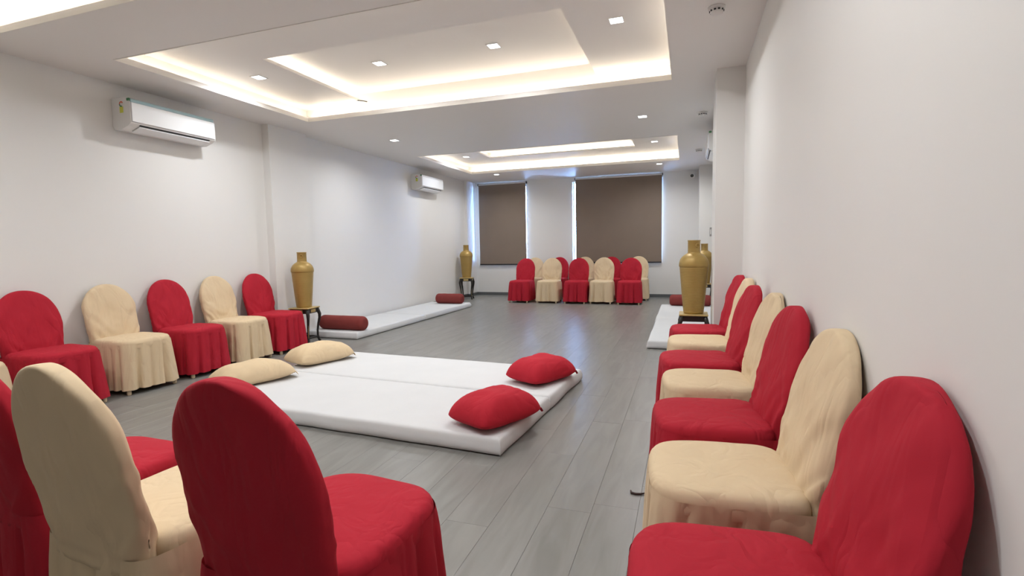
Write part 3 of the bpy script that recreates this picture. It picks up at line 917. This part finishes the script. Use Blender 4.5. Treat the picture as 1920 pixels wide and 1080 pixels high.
# ================================================================== AIR CONDITIONERS
def air_conditioner(x, y, z, rz, L, label, strip_mat):
    # local: back on the wall at y=0, front toward +Y, centred on x, bottom z=0
    t = thing('air_conditioner', label, 'air conditioner', (x, y, z), rz, 'wall mounted air conditioners')
    D, Hh = 0.235, 0.285
    prof = [(0, 0.035), (0.02, 0.004), (0.10, 0.0), (0.19, 0.030), (D - 0.006, 0.052), (D, 0.066), (D, Hh - 0.05), (D - 0.012, Hh - 0.018), (D - 0.04, Hh), (0, Hh)]
    mb = MB()
    mb.loft([[(-L / 2, a, c) for a, c in prof], [(L / 2, a, c) for a, c in prof]], cap0=True, cap1=True, smooth=False)
    mb.build('housing', M['ac_white'], t)
    mb = MB(); mb.bevel_box(-L / 2 + 0.012, L / 2 - 0.008, D - 0.004, D + 0.010, 0.064, Hh - 0.046, 0.004)
    mb.build('front_panel', M['ac_panel'], t)
    mb = MB(); mb.bevel_box(-L / 2 + 0.02, L / 2 - 0.006, D - 0.020, D + 0.0085, Hh - 0.045, Hh - 0.016, 0.003)
    mb.build('accent_strip', strip_mat, t)
    mb = MB(); mb.box(-L / 2 + 0.06, L / 2 - 0.09, 0.208, D - 0.010, 0.036, 0.050)
    mb.v = [(p[0], p[1], p[2] - 0.006 + (p[1] - 0.188) * 0.45) for p in mb.v]
    mb.build('outlet_slot', M['ac_dark'], t)
    mb = MB(); Lf = [(0.115, -0.005), (0.214, 0.026), (0.216, 0.033), (0.117, 0.003)]
    mb.loft([[(-L / 2 + 0.06, a, c) for a, c in Lf], [(L / 2 - 0.09, a, c) for a, c in Lf]], cap0=True, cap1=True, smooth=False)
    mb.build('louver', M['ac_panel'], t)
    # energy label on the end cap that faces the viewer
    for s in (t,):
        e = -1 if rz < 0 else 1
        e = LABEL_SIDE
        lab = MB(); xx = e * (L / 2 + 0.0008)
        lab.box(min(xx, xx + e * 0.001), max(xx, xx + e * 0.001), 0.105, 0.150, 0.150, 0.205)
        lo = lab.build('energy_label', M['sticker_yellow'], t)
        for r0, r1, a0, a1, mt in ((0.014, 0.026, 0.35, PI, 'sticker_red'), (0.014, 0.026, PI, 1.65 * PI, 'sticker_green')):
            arc = MB(); pa = []; pb = []
            for k in range(11):
                th = a0 + (a1 - a0) * k / 10
                pa.append((xx + e * 0.0012, 0.128 + r0 * math.cos(th), 0.228 + r0 * math.sin(th)))
                pb.append((xx + e * 0.0012, 0.128 + r1 * math.cos(th), 0.228 + r1 * math.sin(th)))
            arc.loft([pa, pb], closed=False)
            arc.build('label_dial', M[mt], lo)
        dot = MB(); dot.bevel_box(e * (L / 2 - 0.002) - 0.010, e * (L / 2 - 0.002) + 0.010, D - 0.03, D + 0.002, Hh - 0.036, Hh - 0.012, 0.003)
        dot.build('corner_badge', M['sticker_green'], t)
    return t
LABEL_SIDE = 1     # for a unit on the left wall (rz=-90) local +X is the end nearer the viewer
air_conditioner(XL + 0.002, 3.855, 2.335, R(-90), 0.89, 'white split air conditioner with blue strip on the left wall, nearer one', M['ac_blue'])
air_conditioner(XL + 0.002, 9.30, 2.325, R(-90), 0.91, 'white split air conditioner on the left wall, far one by the window end', M['ac_panel'])
LABEL_SIDE = -1
air_conditioner(XR - 0.002, 7.45, 2.32, R(90), 0.89, 'white air conditioner on the right wall, peeking past the pilaster', M['ac_panel'])

# ================================================================== SMALL DEVICES
mb = MB(); mb.lathe([(0.055, 0.0), (0.055, -0.012), (0.045, -0.016), (0.042, -0.034), (0.034, -0.046), (0.010, -0.050)], n=28)
me_sd = mb.mesh('housing', M['device'])
mb = MB()
for k in range(10):
    a = 2 * PI * k / 10
    mb.box(0.0405 * math.cos(a) - 0.007, 0.0405 * math.cos(a) + 0.007, 0.0405 * math.sin(a) - 0.007, 0.0405 * math.sin(a) + 0.007, -0.0315, -0.022)
me_sv = mb.mesh('vent', M['device_dark'])
for x, y, lab in ((0.171, 3.83, 'round smoke detector at the top edge of the picture'), (0.16, 6.74, 'round smoke detector on the ceiling beside the right pilaster'),
                  (0.17, 9.35, 'faint round smoke detector on the ceiling near the far right corner')):
    t = thing('smoke_detector', lab, 'smoke detector', (x, y, CZ), 0, 'ceiling smoke detectors')
    link('housing', me_sd, t); link('vent', me_sv, t)
t = thing('security_camera', 'small security camera with black lens in the far right corner', 'camera', (0.10, YB - 0.001, 2.64), 0)
mb = MB(); mb.tube([(0, 0, 0.02), (0, -0.06, 0.02), (-0.01, -0.10, 0.0)], 0.016, n=12); mb.build('bracket', M['device'], t)
mb = MB(); mb.tube([(0.0, -0.05, 0.0), (-0.02, -0.17, -0.01)], 0.044, n=20); mb.build('housing', M['device'], t)
mb = MB(); mb.tube([(-0.02, -0.165, -0.01), (-0.0215, -0.174, -0.0107)], 0.034, n=20); mb.build('lens', M['device_dark'], t)
t = thing('wall_switch', 'slim grey switch on the far right corner pilaster', 'switch', (0.455, 11.25, 1.42), 0)
mb = MB(); mb.bevel_box(-0.03, 0.01, -0.012, -0.001, -0.09, 0.09, 0.003); mb.build('plate', M['switch'], t)
mb = MB(); mb.bevel_box(-0.02, 0.0, -0.018, -0.012, -0.05, 0.05, 0.002); mb.build('rocker', M['device'], t)
# scrap left on the floor
mb = MB(); mb.tube([(-0.035, 0.01, 0.006), (-0.03, -0.01, 0.005), (-0.01, -0.016, 0.005), (0.012, -0.010, 0.005), (0.035, 0.004, 0.006)], [0.004, 0.006, 0.006, 0.005, 0.0025], n=8)
o = mb.build('scrap', M['scrap']); o.location = (-0.215, 2.445, 0)
tag(o, 'tiny dark curled scrap on the floor beside the right row', 'scrap')
# loose wire end poking out of the inner cove
mb = MB(); mb.tube([(-0.02, 0, 0.004), (0.05, 0.03, -0.002), (0.10, 0.05, -0.012)], 0.006, n=8)
o = mb.build('wire_end', M['device_dark']); o.location = (-3.69, 5.28, RZ)
tag(o, 'short dark wire end at the edge of the near ceiling recess', 'wire')
